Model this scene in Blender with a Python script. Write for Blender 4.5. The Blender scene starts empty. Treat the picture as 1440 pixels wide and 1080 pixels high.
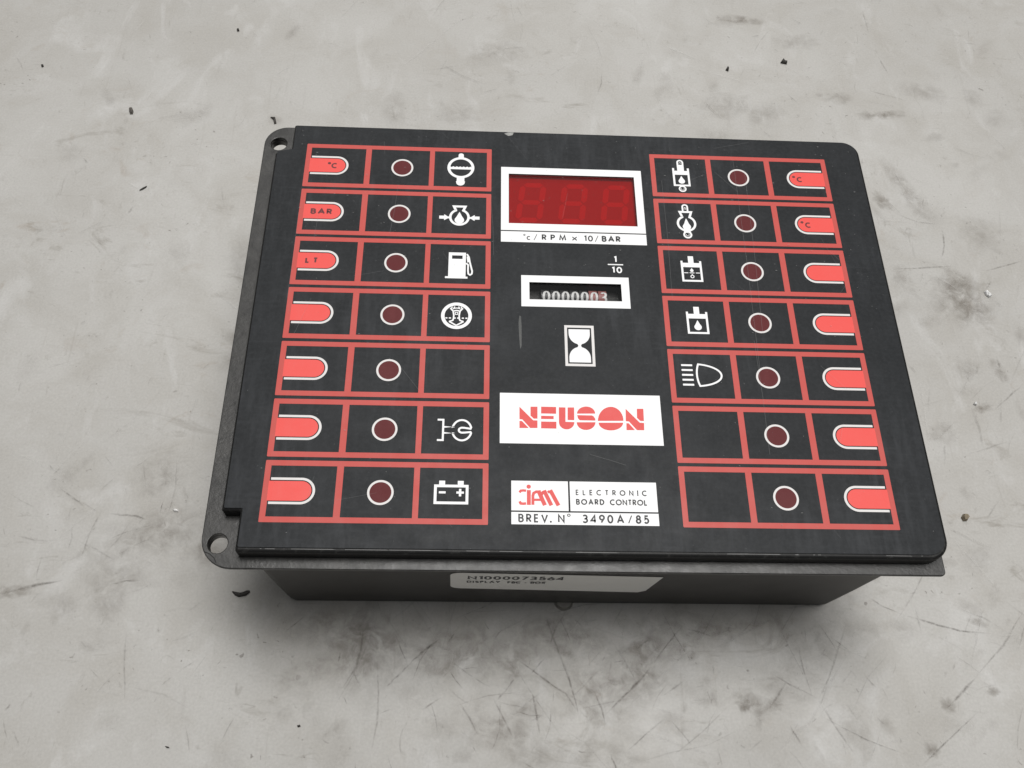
import bpy, bmesh, math, random
from mathutils import Vector, Matrix
random.seed(7)
sc = bpy.context.scene
MM = 0.001
H = 60.0                                   # height of the face above the floor, mm

# ------------------------------------------------------------------ camera
ROT = ((0.9988730419, -0.0024186638, 0.0474003818),
       (0.0193292542, -0.8913964983, -0.4528119507),
       (0.0433477342, 0.4532178646, -0.8903451809))
CAM = Vector((-28.4134533, -130.1877286, 214.5963638 + H))
FPX = 1261.488
cam = bpy.data.cameras.new('camera')
cam.sensor_width = 36.0
cam.lens = FPX / 1440.0 * 36.0
cam.clip_start = 0.01
cam.clip_end = 50.0
co = bpy.data.objects.new('camera', cam)
sc.collection.objects.link(co)
m = Matrix.Identity(4)
for i in range(3):
    m[i][0] = ROT[0][i]; m[i][1] = -ROT[1][i]; m[i][2] = -ROT[2][i]
    m[i][3] = CAM[i] * MM
co.matrix_world = m
sc.camera = co

# ------------------------------------------------------------------ light: a workshop under ceiling panels
w = bpy.data.worlds.new('World'); sc.world = w; w.use_nodes = True
bg = w.node_tree.nodes['Background']
bg.inputs['Color'].default_value = (0.97, 0.985, 1.0, 1)
bg.inputs['Strength'].default_value = 0.125

def ceiling_lamp(x, y, z, sx, sy, power, col=(1.0, 0.985, 0.96)):
    l = bpy.data.lights.new('ceiling_lamp', 'AREA'); l.shape = 'RECTANGLE'
    l.size = sx; l.size_y = sy; l.energy = power; l.color = col
    o = bpy.data.objects.new('ceiling_lamp', l); sc.collection.objects.link(o)
    o.location = (x, y, z)
    o.rotation_euler = (Vector((0, 0, 0)) - Vector((x, y, z))).to_track_quat('-Z', 'Y').to_euler()
ceiling_lamp(0.3, 0.30, 2.2, 1.5, 0.7, 48)
ceiling_lamp(0.0, 2.2, 2.2, 2.4, 0.5, 16)

sc.view_settings.view_transform = 'Standard'
sc.view_settings.look = 'None'
sc.view_settings.gamma = 1.0
sc.view_settings.exposure = 0.0
sc.cycles.transparent_max_bounces = 48

# ------------------------------------------------------------------ pixel -> plane point (1440 x 1080 photo pixels)
def pix(u, v, z=H):
    q = ((u - 720) / FPX, (v - 540) / FPX, 1.0)
    d = Vector([sum(ROT[r][i] * q[r] for r in range(3)) for i in range(3)])
    s = (z - CAM.z) / d.z
    p = CAM + s * d
    return (p.x, p.y)

# ------------------------------------------------------------------ materials
def mat(name, col, rough=0.5, spec=0.5, **kw):
    ma = bpy.data.materials.new(name); ma.use_nodes = True
    b = ma.node_tree.nodes['Principled BSDF']
    b.inputs['Base Color'].default_value = (*col, 1)
    b.inputs['Roughness'].default_value = rough
    b.inputs['Specular IOR Level'].default_value = spec
    for k, v in kw.items():
        b.inputs[k.replace('_', ' ')].default_value = v
    return ma

class NT:
    """small helper for building node trees"""
    def __init__(s, ma):
        s.t = ma.node_tree; s.b = s.t.nodes.get('Principled BSDF')
        s.co = s.t.nodes.new('ShaderNodeTexCoord').outputs['Object']
    def link(s, a, b): s.t.links.new(a, b)
    def noise(s, scale, detail=4, rough=0.55, dist=0.0, vec=None):
        n = s.t.nodes.new('ShaderNodeTexNoise')
        n.inputs['Scale'].default_value = scale; n.inputs['Detail'].default_value = detail
        n.inputs['Roughness'].default_value = rough; n.inputs['Distortion'].default_value = dist
        s.link(vec or s.co, n.inputs['Vector']); return n.outputs['Fac']
    def scaled(s, v, rot=0.0):
        n = s.t.nodes.new('ShaderNodeMapping'); n.inputs['Scale'].default_value = v
        n.inputs['Rotation'].default_value = (0, 0, rot)
        s.link(s.co, n.inputs['Vector']); return n.outputs['Vector']
    def ramp(s, fac, a, b, ca=(0, 0, 0), cb=(1, 1, 1)):
        n = s.t.nodes.new('ShaderNodeValToRGB')
        n.color_ramp.elements[0].position = a; n.color_ramp.elements[0].color = (*ca, 1)
        n.color_ramp.elements[1].position = b; n.color_ramp.elements[1].color = (*cb, 1)
        s.link(fac, n.inputs['Fac']); return n.outputs['Color']
    def mix(s, fac, a, b, mode='MIX'):
        n = s.t.nodes.new('ShaderNodeMix'); n.data_type = 'RGBA'; n.blend_type = mode
        for i, x in ((0, fac), (6, a), (7, b)):
            if isinstance(x, (int, float)): n.inputs[i].default_value = x
            elif isinstance(x, tuple): n.inputs[i].default_value = (*x, 1)
            else: s.link(x, n.inputs[i])
        return n.outputs[2]
    def math(s, op, a, b=0.0):
        n = s.t.nodes.new('ShaderNodeMath'); n.operation = op
        for i, x in ((0, a), (1, b)):
            if isinstance(x, (int, float)): n.inputs[i].default_value = x
            else: s.link(x, n.inputs[i])
        return n.outputs[0]
    def bump(s, h, strength, dist):
        n = s.t.nodes.new('ShaderNodeBump'); n.inputs['Strength'].default_value = strength
        n.inputs['Distance'].default_value = dist
        s.link(h, n.inputs['Height']); s.link(n.outputs['Normal'], s.b.inputs['Normal'])

# --- concrete floor
M_floor = mat('worn_floor', (0.42, 0.41, 0.385), 0.5, 0.35)
n = NT(M_floor)
big = n.ramp(n.noise(7, 3, 0.5), 0.3, 0.7, (0.424, 0.414, 0.394), (0.496, 0.487, 0.467))
cloud = n.ramp(n.noise(38, 6, 0.62, 0.6), 0.42, 0.66)
c = n.mix(n.math('MULTIPLY', cloud, 0.55), big, (0.385, 0.368, 0.338))
lite = n.ramp(n.noise(55, 5, 0.6, 1.1, n.scaled((1.0, 0.6, 1), 0.7)), 0.56, 0.72)
c = n.mix(n.math('MULTIPLY', lite, 0.5), c, (0.56, 0.555, 0.545))
smear = n.ramp(n.noise(46, 7, 0.68, 1.6, n.scaled((0.7, 1.5, 1), 0.5)), 0.59, 0.74)
area = n.ramp(n.noise(9, 2, 0.5, 0.3), 0.42, 0.62)
c = n.mix(n.math('MULTIPLY', n.math('MULTIPLY', smear, area), 0.72), c, (0.22, 0.20, 0.17))
smear2 = n.ramp(n.noise(120, 6, 0.7, 2.2, n.scaled((1.6, 0.55, 1), -0.6)), 0.62, 0.75)
c = n.mix(n.math('MULTIPLY', smear2, 0.45), c, (0.22, 0.205, 0.18))
streak = n.ramp(n.noise(60, 5, 0.6, 0.8, n.scaled((6.0, 0.5, 1), 0.35)), 0.63, 0.8)
c = n.mix(n.math('MULTIPLY', streak, 0.3), c, (0.27, 0.25, 0.225))
dots = n.ramp(n.noise(520, 3, 0.5, 0.6), 0.68, 0.73)
dz = n.ramp(n.noise(30, 3, 0.5), 0.45, 0.62)
c = n.mix(n.math('MULTIPLY', n.math('MULTIPLY', dots, dz), 0.6), c, (0.13, 0.115, 0.10))
brown = n.ramp(n.noise(70, 6, 0.66, 1.0, n.scaled((1, 1.4, 1), 1.1)), 0.60, 0.78)
c = n.mix(n.math('MULTIPLY', n.math('MULTIPLY', brown, area), 0.5), c, (0.29, 0.235, 0.18))
scuff = n.ramp(n.noise(230, 5, 0.7, 1.2, n.scaled((0.5, 2.6, 1), 0.9)), 0.60, 0.76)
c = n.mix(n.math('MULTIPLY', n.math('MULTIPLY', scuff, dz), 0.55), c, (0.22, 0.205, 0.18))
grain = n.noise(1300, 3, 0.6)
c = n.mix(0.06, c, n.ramp(grain, 0.3, 0.7), 'OVERLAY')
n.link(c, n.b.inputs['Base Color'])
n.link(n.ramp(n.noise(60, 4), 0.3, 0.7, (0.42,) * 3, (0.62,) * 3), n.b.inputs['Roughness'])
n.bump(n.noise(160, 6, 0.6), 0.025, 0.0008)

# --- floor marks: alpha from a point attribute, broken up by noise
def mark_mat(name, col, strength, lo, hi, scale):
    ma = mat(name, col, 0.6, 0.2); q = NT(ma)
    at = q.t.nodes.new('ShaderNodeAttribute'); at.attribute_name = 'wear'
    br = q.ramp(q.noise(scale, 5, 0.65, 0.5), lo, hi)
    a = q.math('MULTIPLY', q.math('MULTIPLY', at.outputs['Fac'], br), strength)
    q.link(a, q.b.inputs['Alpha']); return ma
M_scratch = mark_mat('dark_scratch', (0.13, 0.112, 0.098), 0.78, 0.32, 0.66, 600)
M_smudge = mark_mat('grey_smudge', (0.20, 0.168, 0.136), 0.72, 0.32, 0.72, 230)
M_pale = mark_mat('pale_scratch', (0.68, 0.67, 0.65), 0.6, 0.3, 0.6, 300)

# --- black plastics
M_house = mat('black_housing', (0.022, 0.021, 0.019), 0.5, 0.35)
n = NT(M_house)
n.link(n.ramp(n.noise(120, 5, 0.6), 0.3, 0.75, (0.016, 0.015, 0.0135), (0.030, 0.028, 0.025)), n.b.inputs['Base Color'])
n.bump(n.noise(1800, 3), 0.15, 0.0002)

M_flange = mat('dusty_flange', (0.05, 0.048, 0.046), 0.4, 0.5)
n = NT(M_flange)
d1 = n.ramp(n.noise(260, 6, 0.7, 0.4, n.scaled((1.0, 0.75, 1))), 0.35, 0.75, (0.014, 0.0137, 0.0133), (0.052, 0.0505, 0.048))
d2 = n.ramp(n.noise(900, 4, 0.6), 0.62, 0.78)
n.link(n.mix(n.math('MULTIPLY', d2, 0.3), d1, (0.12, 0.117, 0.112)), n.b.inputs['Base Color'])
n.link(n.ramp(n.noise(300, 4), 0.3, 0.7, (0.32,) * 3, (0.46,) * 3), n.b.inputs['Roughness'])
n.bump(n.noise(900, 5, 0.65), 0.25, 0.0003)

M_face = mat('black_face_edge', (0.02, 0.02, 0.02), 0.45, 0.22)
n = NT(M_face)
n.link(n.ramp(n.noise(500, 5, 0.7), 0.55, 0.82, (0.010, 0.010, 0.010), (0.045, 0.045, 0.043)), n.b.inputs['Base Color'])
n.bump(n.noise(1500, 3), 0.1, 0.0002)

def film(name, col, dust, rough=0.5, spec=0.45, dusty=1.0):
    ma = mat(name, col, rough, spec); q = NT(ma)
    g = q.ramp(q.noise(900, 5, 0.7), 0.42, 0.78)
    h = q.ramp(q.noise(75, 5, 0.6, 0.8), 0.40, 0.75)
    v = q.ramp(q.noise(420, 4, 0.6, 0.2, q.scaled((1.0, 0.18, 1))), 0.45, 0.8)
    c = q.mix(q.math('MULTIPLY', h, 0.22 * dusty), col, dust)
    c = q.mix(q.math('MULTIPLY', g, 0.34 * dusty), c, dust)
    patch = q.ramp(q.noise(22, 3, 0.55, 0.5), 0.40, 0.62)
    c = q.mix(q.math('MULTIPLY', q.math('MULTIPLY', v, patch), 0.75 * dusty), c, dust)
    wv = q.ramp(q.noise(700, 3, 0.6, 0.1, q.scaled((0.15, 1.0, 1))), 0.5, 0.8)
    c = q.mix(q.math('MULTIPLY', q.math('MULTIPLY', wv, patch), 0.4 * dusty), c, dust)
    fl = q.ramp(q.noise(1500, 2, 0.5), 0.72, 0.78)
    c = q.mix(q.math('MULTIPLY', fl, 0.25 * dusty), c, tuple(min(1, x * 1.4 + 0.12) for x in dust))
    q.link(c, q.b.inputs['Base Color'])
    q.link(q.ramp(q.noise(160, 4, 0.6), 0.3, 0.7, (rough - 0.06,) * 3, (rough + 0.08,) * 3), q.b.inputs['Roughness'])
    q.bump(q.noise(2200, 2), 0.10, 0.00012)
    return ma
M_film = film('black_film', (0.019, 0.0207, 0.0226), (0.052, 0.055, 0.060), 0.45, 0.12)
M_red = film('red_print', (0.545, 0.080, 0.068), (0.50, 0.118, 0.104), 0.48, 0.30, 0.6)
M_tab = film('bright_red_insert', (0.82, 0.092, 0.080), (0.78, 0.125, 0.112), 0.45, 0.30, 0.5)
M_white = film('white_print', (0.90, 0.905, 0.915), (0.85, 0.85, 0.85), 0.48, 0.45, 0.6)
M_line = film('off_white_print', (0.74, 0.72, 0.71), (0.64, 0.62, 0.61), 0.48, 0.45, 0.6)
M_ink = film('dark_ink', (0.022, 0.024, 0.027), (0.04, 0.04, 0.04), 0.5, 0.4, 0.6)
M_redink = film('red_ink', (0.74, 0.090, 0.084), (0.68, 0.13, 0.122), 0.48, 0.3, 0.5)
M_darkred = film('ink_on_red', (0.11, 0.022, 0.024), (0.14, 0.03, 0.03), 0.5, 0.4, 0.5)
M_lamp = film('maroon_lamp_window', (0.112, 0.020, 0.022), (0.150, 0.034, 0.036), 0.5, 0.15, 0.8)
M_gap = mat('cut_line', (0.012, 0.012, 0.012), 0.6, 0.2)
M_label = film('paper_label', (0.74, 0.73, 0.70), (0.68, 0.67, 0.64), 0.4, 0.4, 0.5)
M_well = mat('dark_well', (0.012, 0.012, 0.013), 0.55, 0.3)
M_wheel = mat('counter_wheel_black', (0.045, 0.045, 0.047), 0.35, 0.5)
M_wheelp = mat('counter_wheel_pink', (0.42, 0.16, 0.15), 0.4, 0.5)
M_digit = mat('counter_digit_white', (0.93, 0.93, 0.92), 0.4, 0.5)
M_dback = mat('display_backing', (0.48, 0.48, 0.48), 0.6, 0.2)
M_seg = mat('display_segment', (0.64, 0.64, 0.64), 0.5, 0.2)
M_metal = mat('screw_metal', (0.34, 0.33, 0.31), 0.35, 0.5, Metallic=1.0)

def pane_mat(name, tint, gloss, rough):
    ma = bpy.data.materials.new(name); ma.use_nodes = True
    t = ma.node_tree; t.nodes.clear()
    o = t.nodes.new('ShaderNodeOutputMaterial'); mx = t.nodes.new('ShaderNodeMixShader')
    tr = t.nodes.new('ShaderNodeBsdfTransparent'); gl = t.nodes.new('ShaderNodeBsdfGlossy')
    tr.inputs['Color'].default_value = (*tint, 1); gl.inputs['Roughness'].default_value = rough
    mx.inputs[0].default_value = gloss
    t.links.new(tr.outputs[0], mx.inputs[1]); t.links.new(gl.outputs[0], mx.inputs[2])
    t.links.new(mx.outputs[0], o.inputs['Surface']); return ma
M_rpane = pane_mat('red_filter_pane', (0.84, 0.16, 0.165), 0.018, 0.35)
M_cpane = pane_mat('clear_pane', (0.92, 0.92, 0.92), 0.05, 0.12)

# ------------------------------------------------------------------ object helpers
def link(name, me, ma, parent=None):
    o = bpy.data.objects.new(name, me); sc.collection.objects.link(o)
    if ma: me.materials.append(ma)
    if parent: o.parent = parent
    return o

def outline(pts, radii=None, seg=8):
    """polygon with rounded corners; radii: number or list"""
    out = []; N = len(pts)
    for i in range(N):
        r = radii if isinstance(radii, (int, float)) else (radii[i] if radii else 0)
        p = Vector(pts[i]); a = Vector(pts[i - 1]) - p; b = Vector(pts[(i + 1) % N]) - p
        if not r: out.append((p.x, p.y)); continue
        a.normalize(); b.normalize(); th = a.angle(b)
        t = r / math.tan(th / 2); cdir = (a + b).normalized(); c = p + cdir * (r / math.sin(th / 2))
        s, e = p + a * t - c, p + b * t - c
        a0 = math.atan2(s.y, s.x); a1 = math.atan2(e.y, e.x)
        da = (a1 - a0 + math.pi) % (2 * math.pi) - math.pi
        for k in range(seg + 1):
            an = a0 + da * k / seg; out.append((c.x + r * math.cos(an), c.y + r * math.sin(an)))
    return out
def rect(x0, x1, y0, y1): return [(x0, y0), (x1, y0), (x1, y1), (x0, y1)]
def circ(cx, cy, r, n=40, ry=None):
    return [(cx + r * math.cos(2 * math.pi * k / n), cy + (ry or r) * math.sin(2 * math.pi * k / n)) for k in range(n)]

def plate_mesh(name, loops, z0, z1, bevel=0.0, bres=2):
    """solid plate between z0 and z1 (mm) from even-odd loops, with an edge bevel"""
    cu = bpy.data.curves.new(name, 'CURVE'); cu.dimensions = '2D'; cu.fill_mode = 'BOTH'
    for lp in loops:
        s = cu.splines.new('POLY'); s.points.add(len(lp) - 1); s.use_cyclic_u = True
        for p, (x, y) in zip(s.points, lp): p.co = (x, y, 0, 1)
    half = (z1 - z0) / 2
    cu.extrude = max(half - bevel, 0.0); cu.bevel_depth = bevel; cu.bevel_resolution = bres; cu.offset = -bevel
    tmp = bpy.data.objects.new(name, cu); sc.collection.objects.link(tmp)
    dg = bpy.context.evaluated_depsgraph_get()
    me = bpy.data.meshes.new_from_object(tmp.evaluated_get(dg))
    bpy.data.objects.remove(tmp); bpy.data.curves.remove(cu)
    me.name = name; me.materials.clear()
    me.transform(Matrix.Translation((0, 0, (z0 + z1) / 2)))
    me.transform(Matrix.Scale(MM, 4))
    return me
def plate(name, loops, z0, z1, ma, parent, bevel=0.0):
    return link(name, plate_mesh(name, loops, z0, z1, bevel), ma, parent)

class Ink:
    """flat print: filled shapes and strokes; each piece a few microns above the one before"""
    def __init__(s, z, xf=None): s.v = []; s.f = []; s.z = z; s.xf = xf
    def _add(s, pts, faces):
        b = len(s.v); s.v += [(x, y, s.z) for x, y in pts]
        s.f += [tuple(b + i for i in f) for f in faces]; s.z += 0.004
    def poly(s, pts):
        a = sum(pts[i - 1][0] * pts[i][1] - pts[i][0] * pts[i - 1][1] for i in range(len(pts)))
        if a < 0: pts = pts[::-1]
        s._add(pts, [tuple(range(len(pts)))])
    def ring(s, cx, cy, r0, r1, n=48):
        a = circ(cx, cy, r1, n); b = circ(cx, cy, r0, n)
        s._add(a + b, [(i, (i + 1) % n, n + (i + 1) % n, n + i) for i in range(n)])
    def stroke(s, pts, w, closed=False, cap=False):
        P = [Vector(p) for p in pts]
        P = [p for i, p in enumerate(P) if i == 0 or (p - P[i - 1]).length > 1e-6]
        if closed and (P[0] - P[-1]).length < 1e-6: P.pop()
        N = len(P); L = []; R_ = []
        for i in range(N):
            pa = P[i - 1] if (i or closed) else None
            pb = P[(i + 1) % N] if (i < N - 1 or closed) else None
            d0 = (P[i] - pa).normalized() if pa is not None else None
            d1 = (pb - P[i]).normalized() if pb is not None else None
            p = P[i].copy()
            if d0 is None: d = d1; k = 1; p -= d1 * (w / 2 if cap else 0)
            elif d1 is None: d = d0; k = 1; p += d0 * (w / 2 if cap else 0)
            else:
                d = d0 + d1
                d = d.normalized() if d.length > 1e-6 else d0
                k = min(1 / max(d.dot(d0), 0.2), 2.2)
            nn = Vector((-d.y, d.x)) * (w / 2 * k)
            L.append(p + nn); R_.append(p - nn)
        M = N if closed else N - 1
        s._add([(q.x, q.y) for q in L + R_], [(N + i, N + (i + 1) % N, (i + 1) % N, i) for i in range(M)])
    def build(s, name, ma, parent=None, z_up=None):
        me = bpy.data.meshes.new(name)
        v = [s.xf(p) for p in s.v] if s.xf else s.v
        me.from_pydata([(x * MM, y * MM, z * MM) for x, y, z in v], [], s.f)
        bm = bmesh.new(); bm.from_mesh(me)
        bmesh.ops.triangulate(bm, faces=[f for f in bm.faces if len(f.verts) > 4]); bm.to_mesh(me); bm.free()
        return link(name, me, ma, parent)

def arc(cx, cy, rx, ry, a0, a1, n=14):
    return [(cx + rx * math.cos(math.radians(a0 + (a1 - a0) * k / n)), cy + ry * math.sin(math.radians(a0 + (a1 - a0) * k / n))) for k in range(n + 1)]

# geometric sans alphabet, unit cap height: width, strokes
GL = {
 'A': (.80, [[(0, 0), (.40, 1), (.80, 0)], [(.15, .32), (.65, .32)]]),
 'B': (.54, [[(0, 0), (0, 1), (.26, 1)] + arc(.26, .765, .235, .235, 90, -90)[1:] + [(0, .53)], [(0, .53), (.27, .53)] + arc(.27, .265, .27, .265, 90, -90)[1:] + [(0, 0)]]),
 'C': (.80, [arc(.5, .5, .5, .5, 52, 308, 24)]),
 'D': (.70, [[(0, 0), (0, 1), (.2, 1)] + arc(.2, .5, .5, .5, 90, -90, 20)[1:] + [(0, 0)]]),
 'E': (.46, [[(.46, 1), (0, 1), (0, 0), (.46, 0)], [(0, .52), (.42, .52)]]),
 'F': (.46, [[(.46, 1), (0, 1), (0, 0)], [(0, .52), (.42, .52)]]),
 'I': (.02, [[(.01, 0), (.01, 1)]]),
 'L': (.44, [[(0, 1), (0, 0), (.44, 0)]]),
 'M': (.92, [[(0, 0), (.13, 1), (.46, .1), (.79, 1), (.92, 0)]]),
 'N': (.70, [[(0, 0), (0, 1), (.70, 0), (.70, 1)]]),
 'O': (1.0, [('c', arc(.5, .5, .5, .5, 0, 345, 23))]),
 'P': (.50, [[(0, 0), (0, 1), (.24, 1)] + arc(.24, .74, .26, .26, 90, -90)[1:] + [(0, .48)]]),
 'R': (.54, [[(0, 0), (0, 1), (.24, 1)] + arc(.24, .74, .26, .26, 90, -90)[1:] + [(0, .48)], [(.2, .48), (.54, 0)]]),
 'S': (.50, [arc(.25, .76, .22, .24, 45, 250) + arc(.25, .27, .25, .27, 70, -140)]),
 'T': (.56, [[(0, 1), (.56, 1)], [(.28, 1), (.28, 0)]]),
 'V': (.74, [[(0, 1), (.37, 0), (.74, 1)]]),
 'X': (.66, [[(0, 0), (.66, 1)], [(0, 1), (.66, 0)]]),
 'Y': (.66, [[(0, 1), (.33, .46), (.66, 1)], [(.33, .46), (.33, 0)]]),
 '0': (.56, [('c', arc(.28, .5, .28, .5, 0, 345, 23))]),
 '1': (.22, [[(0, .9), (.22, 1), (.22, 0)]]),
 '3': (.52, [arc(.25, .76, .23, .24, 150, -80) + arc(.25, .265, .27, .265, 80, -150)]),
 '4': (.60, [[(.46, 0), (.46, 1), (0, .26), (.60, .26)]]),
 '5': (.52, [[(.48, 1), (.12, 1), (.06, .54)] + arc(.24, .32, .28, .32, 125, -145)]),
 '6': (.54, [('c', arc(.27, .3, .27, .3, 0, 345, 20)), [(.03, .42), (.36, 1)]]),
 '7': (.52, [[(0, 1), (.52, 1), (.14, 0)]]),
 '8': (.54, [('c', arc(.27, .765, .22, .235, 0, 345, 20)), ('c', arc(.27, .265, .27, .265, 0, 345, 20))]),
 '9': (.54, [('c', arc(.27, .7, .27, .3, 0, 345, 20)), [(.51, .58), (.18, 0)]]),
 'o': (.30, [('c', arc(.15, .85, .15, .15, 0, 340, 17))]),          # degree sign
 '/': (.42, [[(0, 0), (.42, 1)]]),
 '.': (.02, [[(.01, 0), (.01, .06)]]),
 '-': (.36, [[(0, .45), (.36, .45)]]),
 'x': (.46, [[(0, .15), (.46, .65)], [(0, .65), (.46, .15)]]),
 'c': (.42, [arc(.26, .3, .26, .3, 50, 310, 16)]),
}
def text(ink, s, x0, x1, yb, cap, wt, wx=1.0, gap=None, skew=0.0):
    """letters of height cap with baseline yb, tracked out to fill x0..x1 (x1=None: fixed gap)"""
    ws = [0.45 * cap * wx if ch == ' ' else GL[ch][0] * (cap - wt) * wx + wt for ch in s]
    g = gap if x1 is None else (x1 - x0 - sum(ws)) / max(len(s) - 1, 1)
    x = x0
    for ch, wd in zip(s, ws):
        if ch != ' ':
            for st in GL[ch][1]:
                cl = isinstance(st, tuple); pts = st[1] if cl else st
                ink.stroke([(x + wt / 2 + px * (cap - wt) * wx, yb + wt / 2 + py * (cap - wt)) for px, py in pts], wt, cl, cap=not cl and len(pts) == 2 and ch in 'I.')
        x += wd + g
    return x

# ================================================================== FLOOR
bm = bmesh.new()
bmesh.ops.create_grid(bm, x_segments=8, y_segments=8, size=1.3)
me = bpy.data.meshes.new('floor'); bm.to_mesh(me); bm.free()
floor = link('floor', me, M_floor); floor['kind'] = 'structure'

class Marks:
    k = 0
    def __init__(s): s.v = []; s.f = []; s.a = []
    def ribbon(s, pts, w, amp=1.0, taper=True, jit=0.15):
        w *= 0.62
        """pts in floor mm; soft across, tapering at the ends"""
        P = [Vector(pts[0])]
        for a, b in zip(pts[:-1], pts[1:]):
            a = Vector(a); b = Vector(b); k = max(2, int((b - a).length / 4))
            for i in range(1, k + 1): P.append(a.lerp(b, i / k))
        N = len(P); z = 0.02 + 0.0009 * Marks.k; Marks.k += 1; base = len(s.v)
        for i, p in enumerate(P):
            d = (P[min(i + 1, N - 1)] - P[max(i - 1, 0)]).normalized(); nn = Vector((-d.y, d.x))
            q = p + nn * random.uniform(-jit, jit) * w
            t = i / (N - 1); e = (min(1, 4 * t, 4 * (1 - t)) if taper else 1)
            ww = w * random.uniform(0.7, 1.3) * (0.4 + 0.6 * e)
            for o, al in ((-.5, 0), (0, amp * e * random.uniform(0.55, 1)), (.5, 0)):
                s.v.append((*(q + nn * o * ww), z)); s.a.append(al)
        for i in range(N - 1):
            for j in range(2):
                b = base + i * 3 + j; s.f.append((b + 1, b, b + 3, b + 4))
    def blot(s, c, rx, ry, ang, amp):
        z = 0.02 + 0.0009 * Marks.k; Marks.k += 1; base = len(s.v); n = 22
        s.v.append((*c, z)); s.a.append(amp)
        for ring_, al in ((0.5, amp * 0.6), (1.0, 0.0)):
            for k in range(n):
                t = 2 * math.pi * k / n; r = ring_ * random.uniform(0.75, 1.2)
                x = rx * r * math.cos(t); y = ry * r * math.sin(t)
                s.v.append((c[0] + x * math.cos(ang) - y * math.sin(ang), c[1] + x * math.sin(ang) + y * math.cos(ang), z)); s.a.append(al)
        for k in range(n):
            k2 = (k + 1) % n
            s.f.append((base, base + 1 + k, base + 1 + k2))
            s.f.append((base + 1 + k, base + 1 + n + k, base + 1 + n + k2, base + 1 + k2))
    def build(s, name, ma):
        me = bpy.data.meshes.new(name); me.from_pydata([(x * MM, y * MM, z * MM) for x, y, z in s.v], [], s.f)
        at = me.attributes.new('wear', 'FLOAT', 'POINT'); at.data.foreach_set('value', s.a)
        o = link(name, me, ma, floor); o['kind'] = 'stuff'; return o
F = lambda *q: [pix(u, v, 0) for u, v in q]
dark = Marks(); smud = Marks(); pale = Marks()
for pts, wd, am in [
    ([(767, 865), (802, 960), (817, 1015)], 1.5, .8), ([(720, 922), (765, 955), (795, 975), (812, 1000)], 1.5, .8),
    ([(747, 970), (755, 1005), (760, 1035)], 1.6, .75), ([(835, 972), (845, 995), (852, 1020)], 1.3, .6),
    ([(960, 880), (940, 905), (917, 935)], 1.3, .7), ([(917, 935), (895, 962), (852, 1005)], 1.7, .9),
    ([(965, 955), (930, 980)], 1.4, .6), ([(942, 1012), (960, 1032), (975, 1050)], 1.3, .6),
    ([(1107, 957), (1082, 997)], 1.7, .95), ([(1090, 950), (1110, 962), (1155, 985)], 1.2, .7),
    ([(1190, 875), (1178, 915), (1165, 955), (1150, 985)], 1.4, .5), ([(1440, 858), (1410, 908), (1370, 955)], 1.3, .6),
    ([(1372, 952), (1332, 996)], 1.7, .95), ([(1215, 837), (1240, 852), (1270, 865)], 1.2, .6),
    ([(1270, 865), (1320, 880), (1350, 887), (1395, 891)], 1.6, .95), ([(1375, 1000), (1335, 1040), (1295, 1078)], 1.3, .65),
    ([(1150, 985), (1180, 1030), (1205, 1065)], 1.1, .45), ([(1285, 850), (1297, 895)], 1.2, .5),
    ([(1078, 1035), (1050, 1060)], 1.2, .55), ([(150, 722), (190, 725), (207, 731)], 1.3, .75), ([(150, 760), (178, 748), (215, 738)], 1.1, .5),
    ([(0, 836), (50, 823), (92, 815)], 2.0, .7), ([(155, 822), (178, 817), (198, 815)], 1.3, .6), ([(512, 878), (508, 915), (500, 940), (482, 968)], 1.7, .9),
    ([(530, 930), (532, 975), (530, 1015), (520, 1072)], 1.2, .55), ([(616, 900), (596, 915), (578, 932)], 1.8, .95), ([(580, 930), (560, 950), (540, 970)], 1.3, .7),
    ([(645, 985), (660, 1010), (672, 1035)], 1.3, .6), ([(692, 980), (710, 1015), (720, 1035)], 1.3, .65), ([(250, 945), (280, 925)], 1.1, .5),
    ([(400, 890), (430, 865)], 1.4, .6), ([(265, 955), (295, 915)], 1.1, .45), ([(1234, 79), (1252, 109)], 1.4, .6), ([(1212, 12), (1222, 48)], 1.2, .5),
    ([(1222, 128), (1250, 135), (1275, 142)], 1.4, .5), ([(1256, 240), (1268, 262)], 1.2, .5), ([(1299, 278), (1297, 290)], 1.6, .8),
    ([(1324, 319), (1328, 345), (1324, 364)], 1.5, .7), ([(1252, 379), (1300, 377), (1342, 374)], 1.5, .6), ([(1384, 382), (1410, 375), (1440, 366)], 1.7, .7),
    ([(1106, 131), (1123, 146)], 1.8, .8), ([(1258, 300), (1290, 312), (1320, 316)], 1.4, .5), ([(1350, 60), (1375, 62)], 1.2, .4), ([(1362, 38), (1362, 60)], 1.2, .4),
    ([(1395, 580), (1425, 552), (1440, 540)], 1.2, .5), ([(1318, 620), (1345, 590)], 1.1, .45), ([(1400, 500), (1410, 525)], 1.8, .5),
    ([(1360, 640), (1420, 620)], 1.2, .4), ([(300, 640), (330, 600)], 1.0, .3), ([(60, 520), (110, 505)], 1.0, .3), ([(310, 260), (316, 290)], 1.6, .35),
    ([(200, 640), (206, 690)], 1.1, .3), ([(180, 302), (187, 290)], 2.2, .6), ([(550, 145), (556, 170)], 2.6, .35), ([(600, 100), (650, 92)], 1.8, .3), ([(700, 70), (740, 66)], 2.0, .35),
]:
    dark.ribbon(F(*pts), wd, am)
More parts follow.
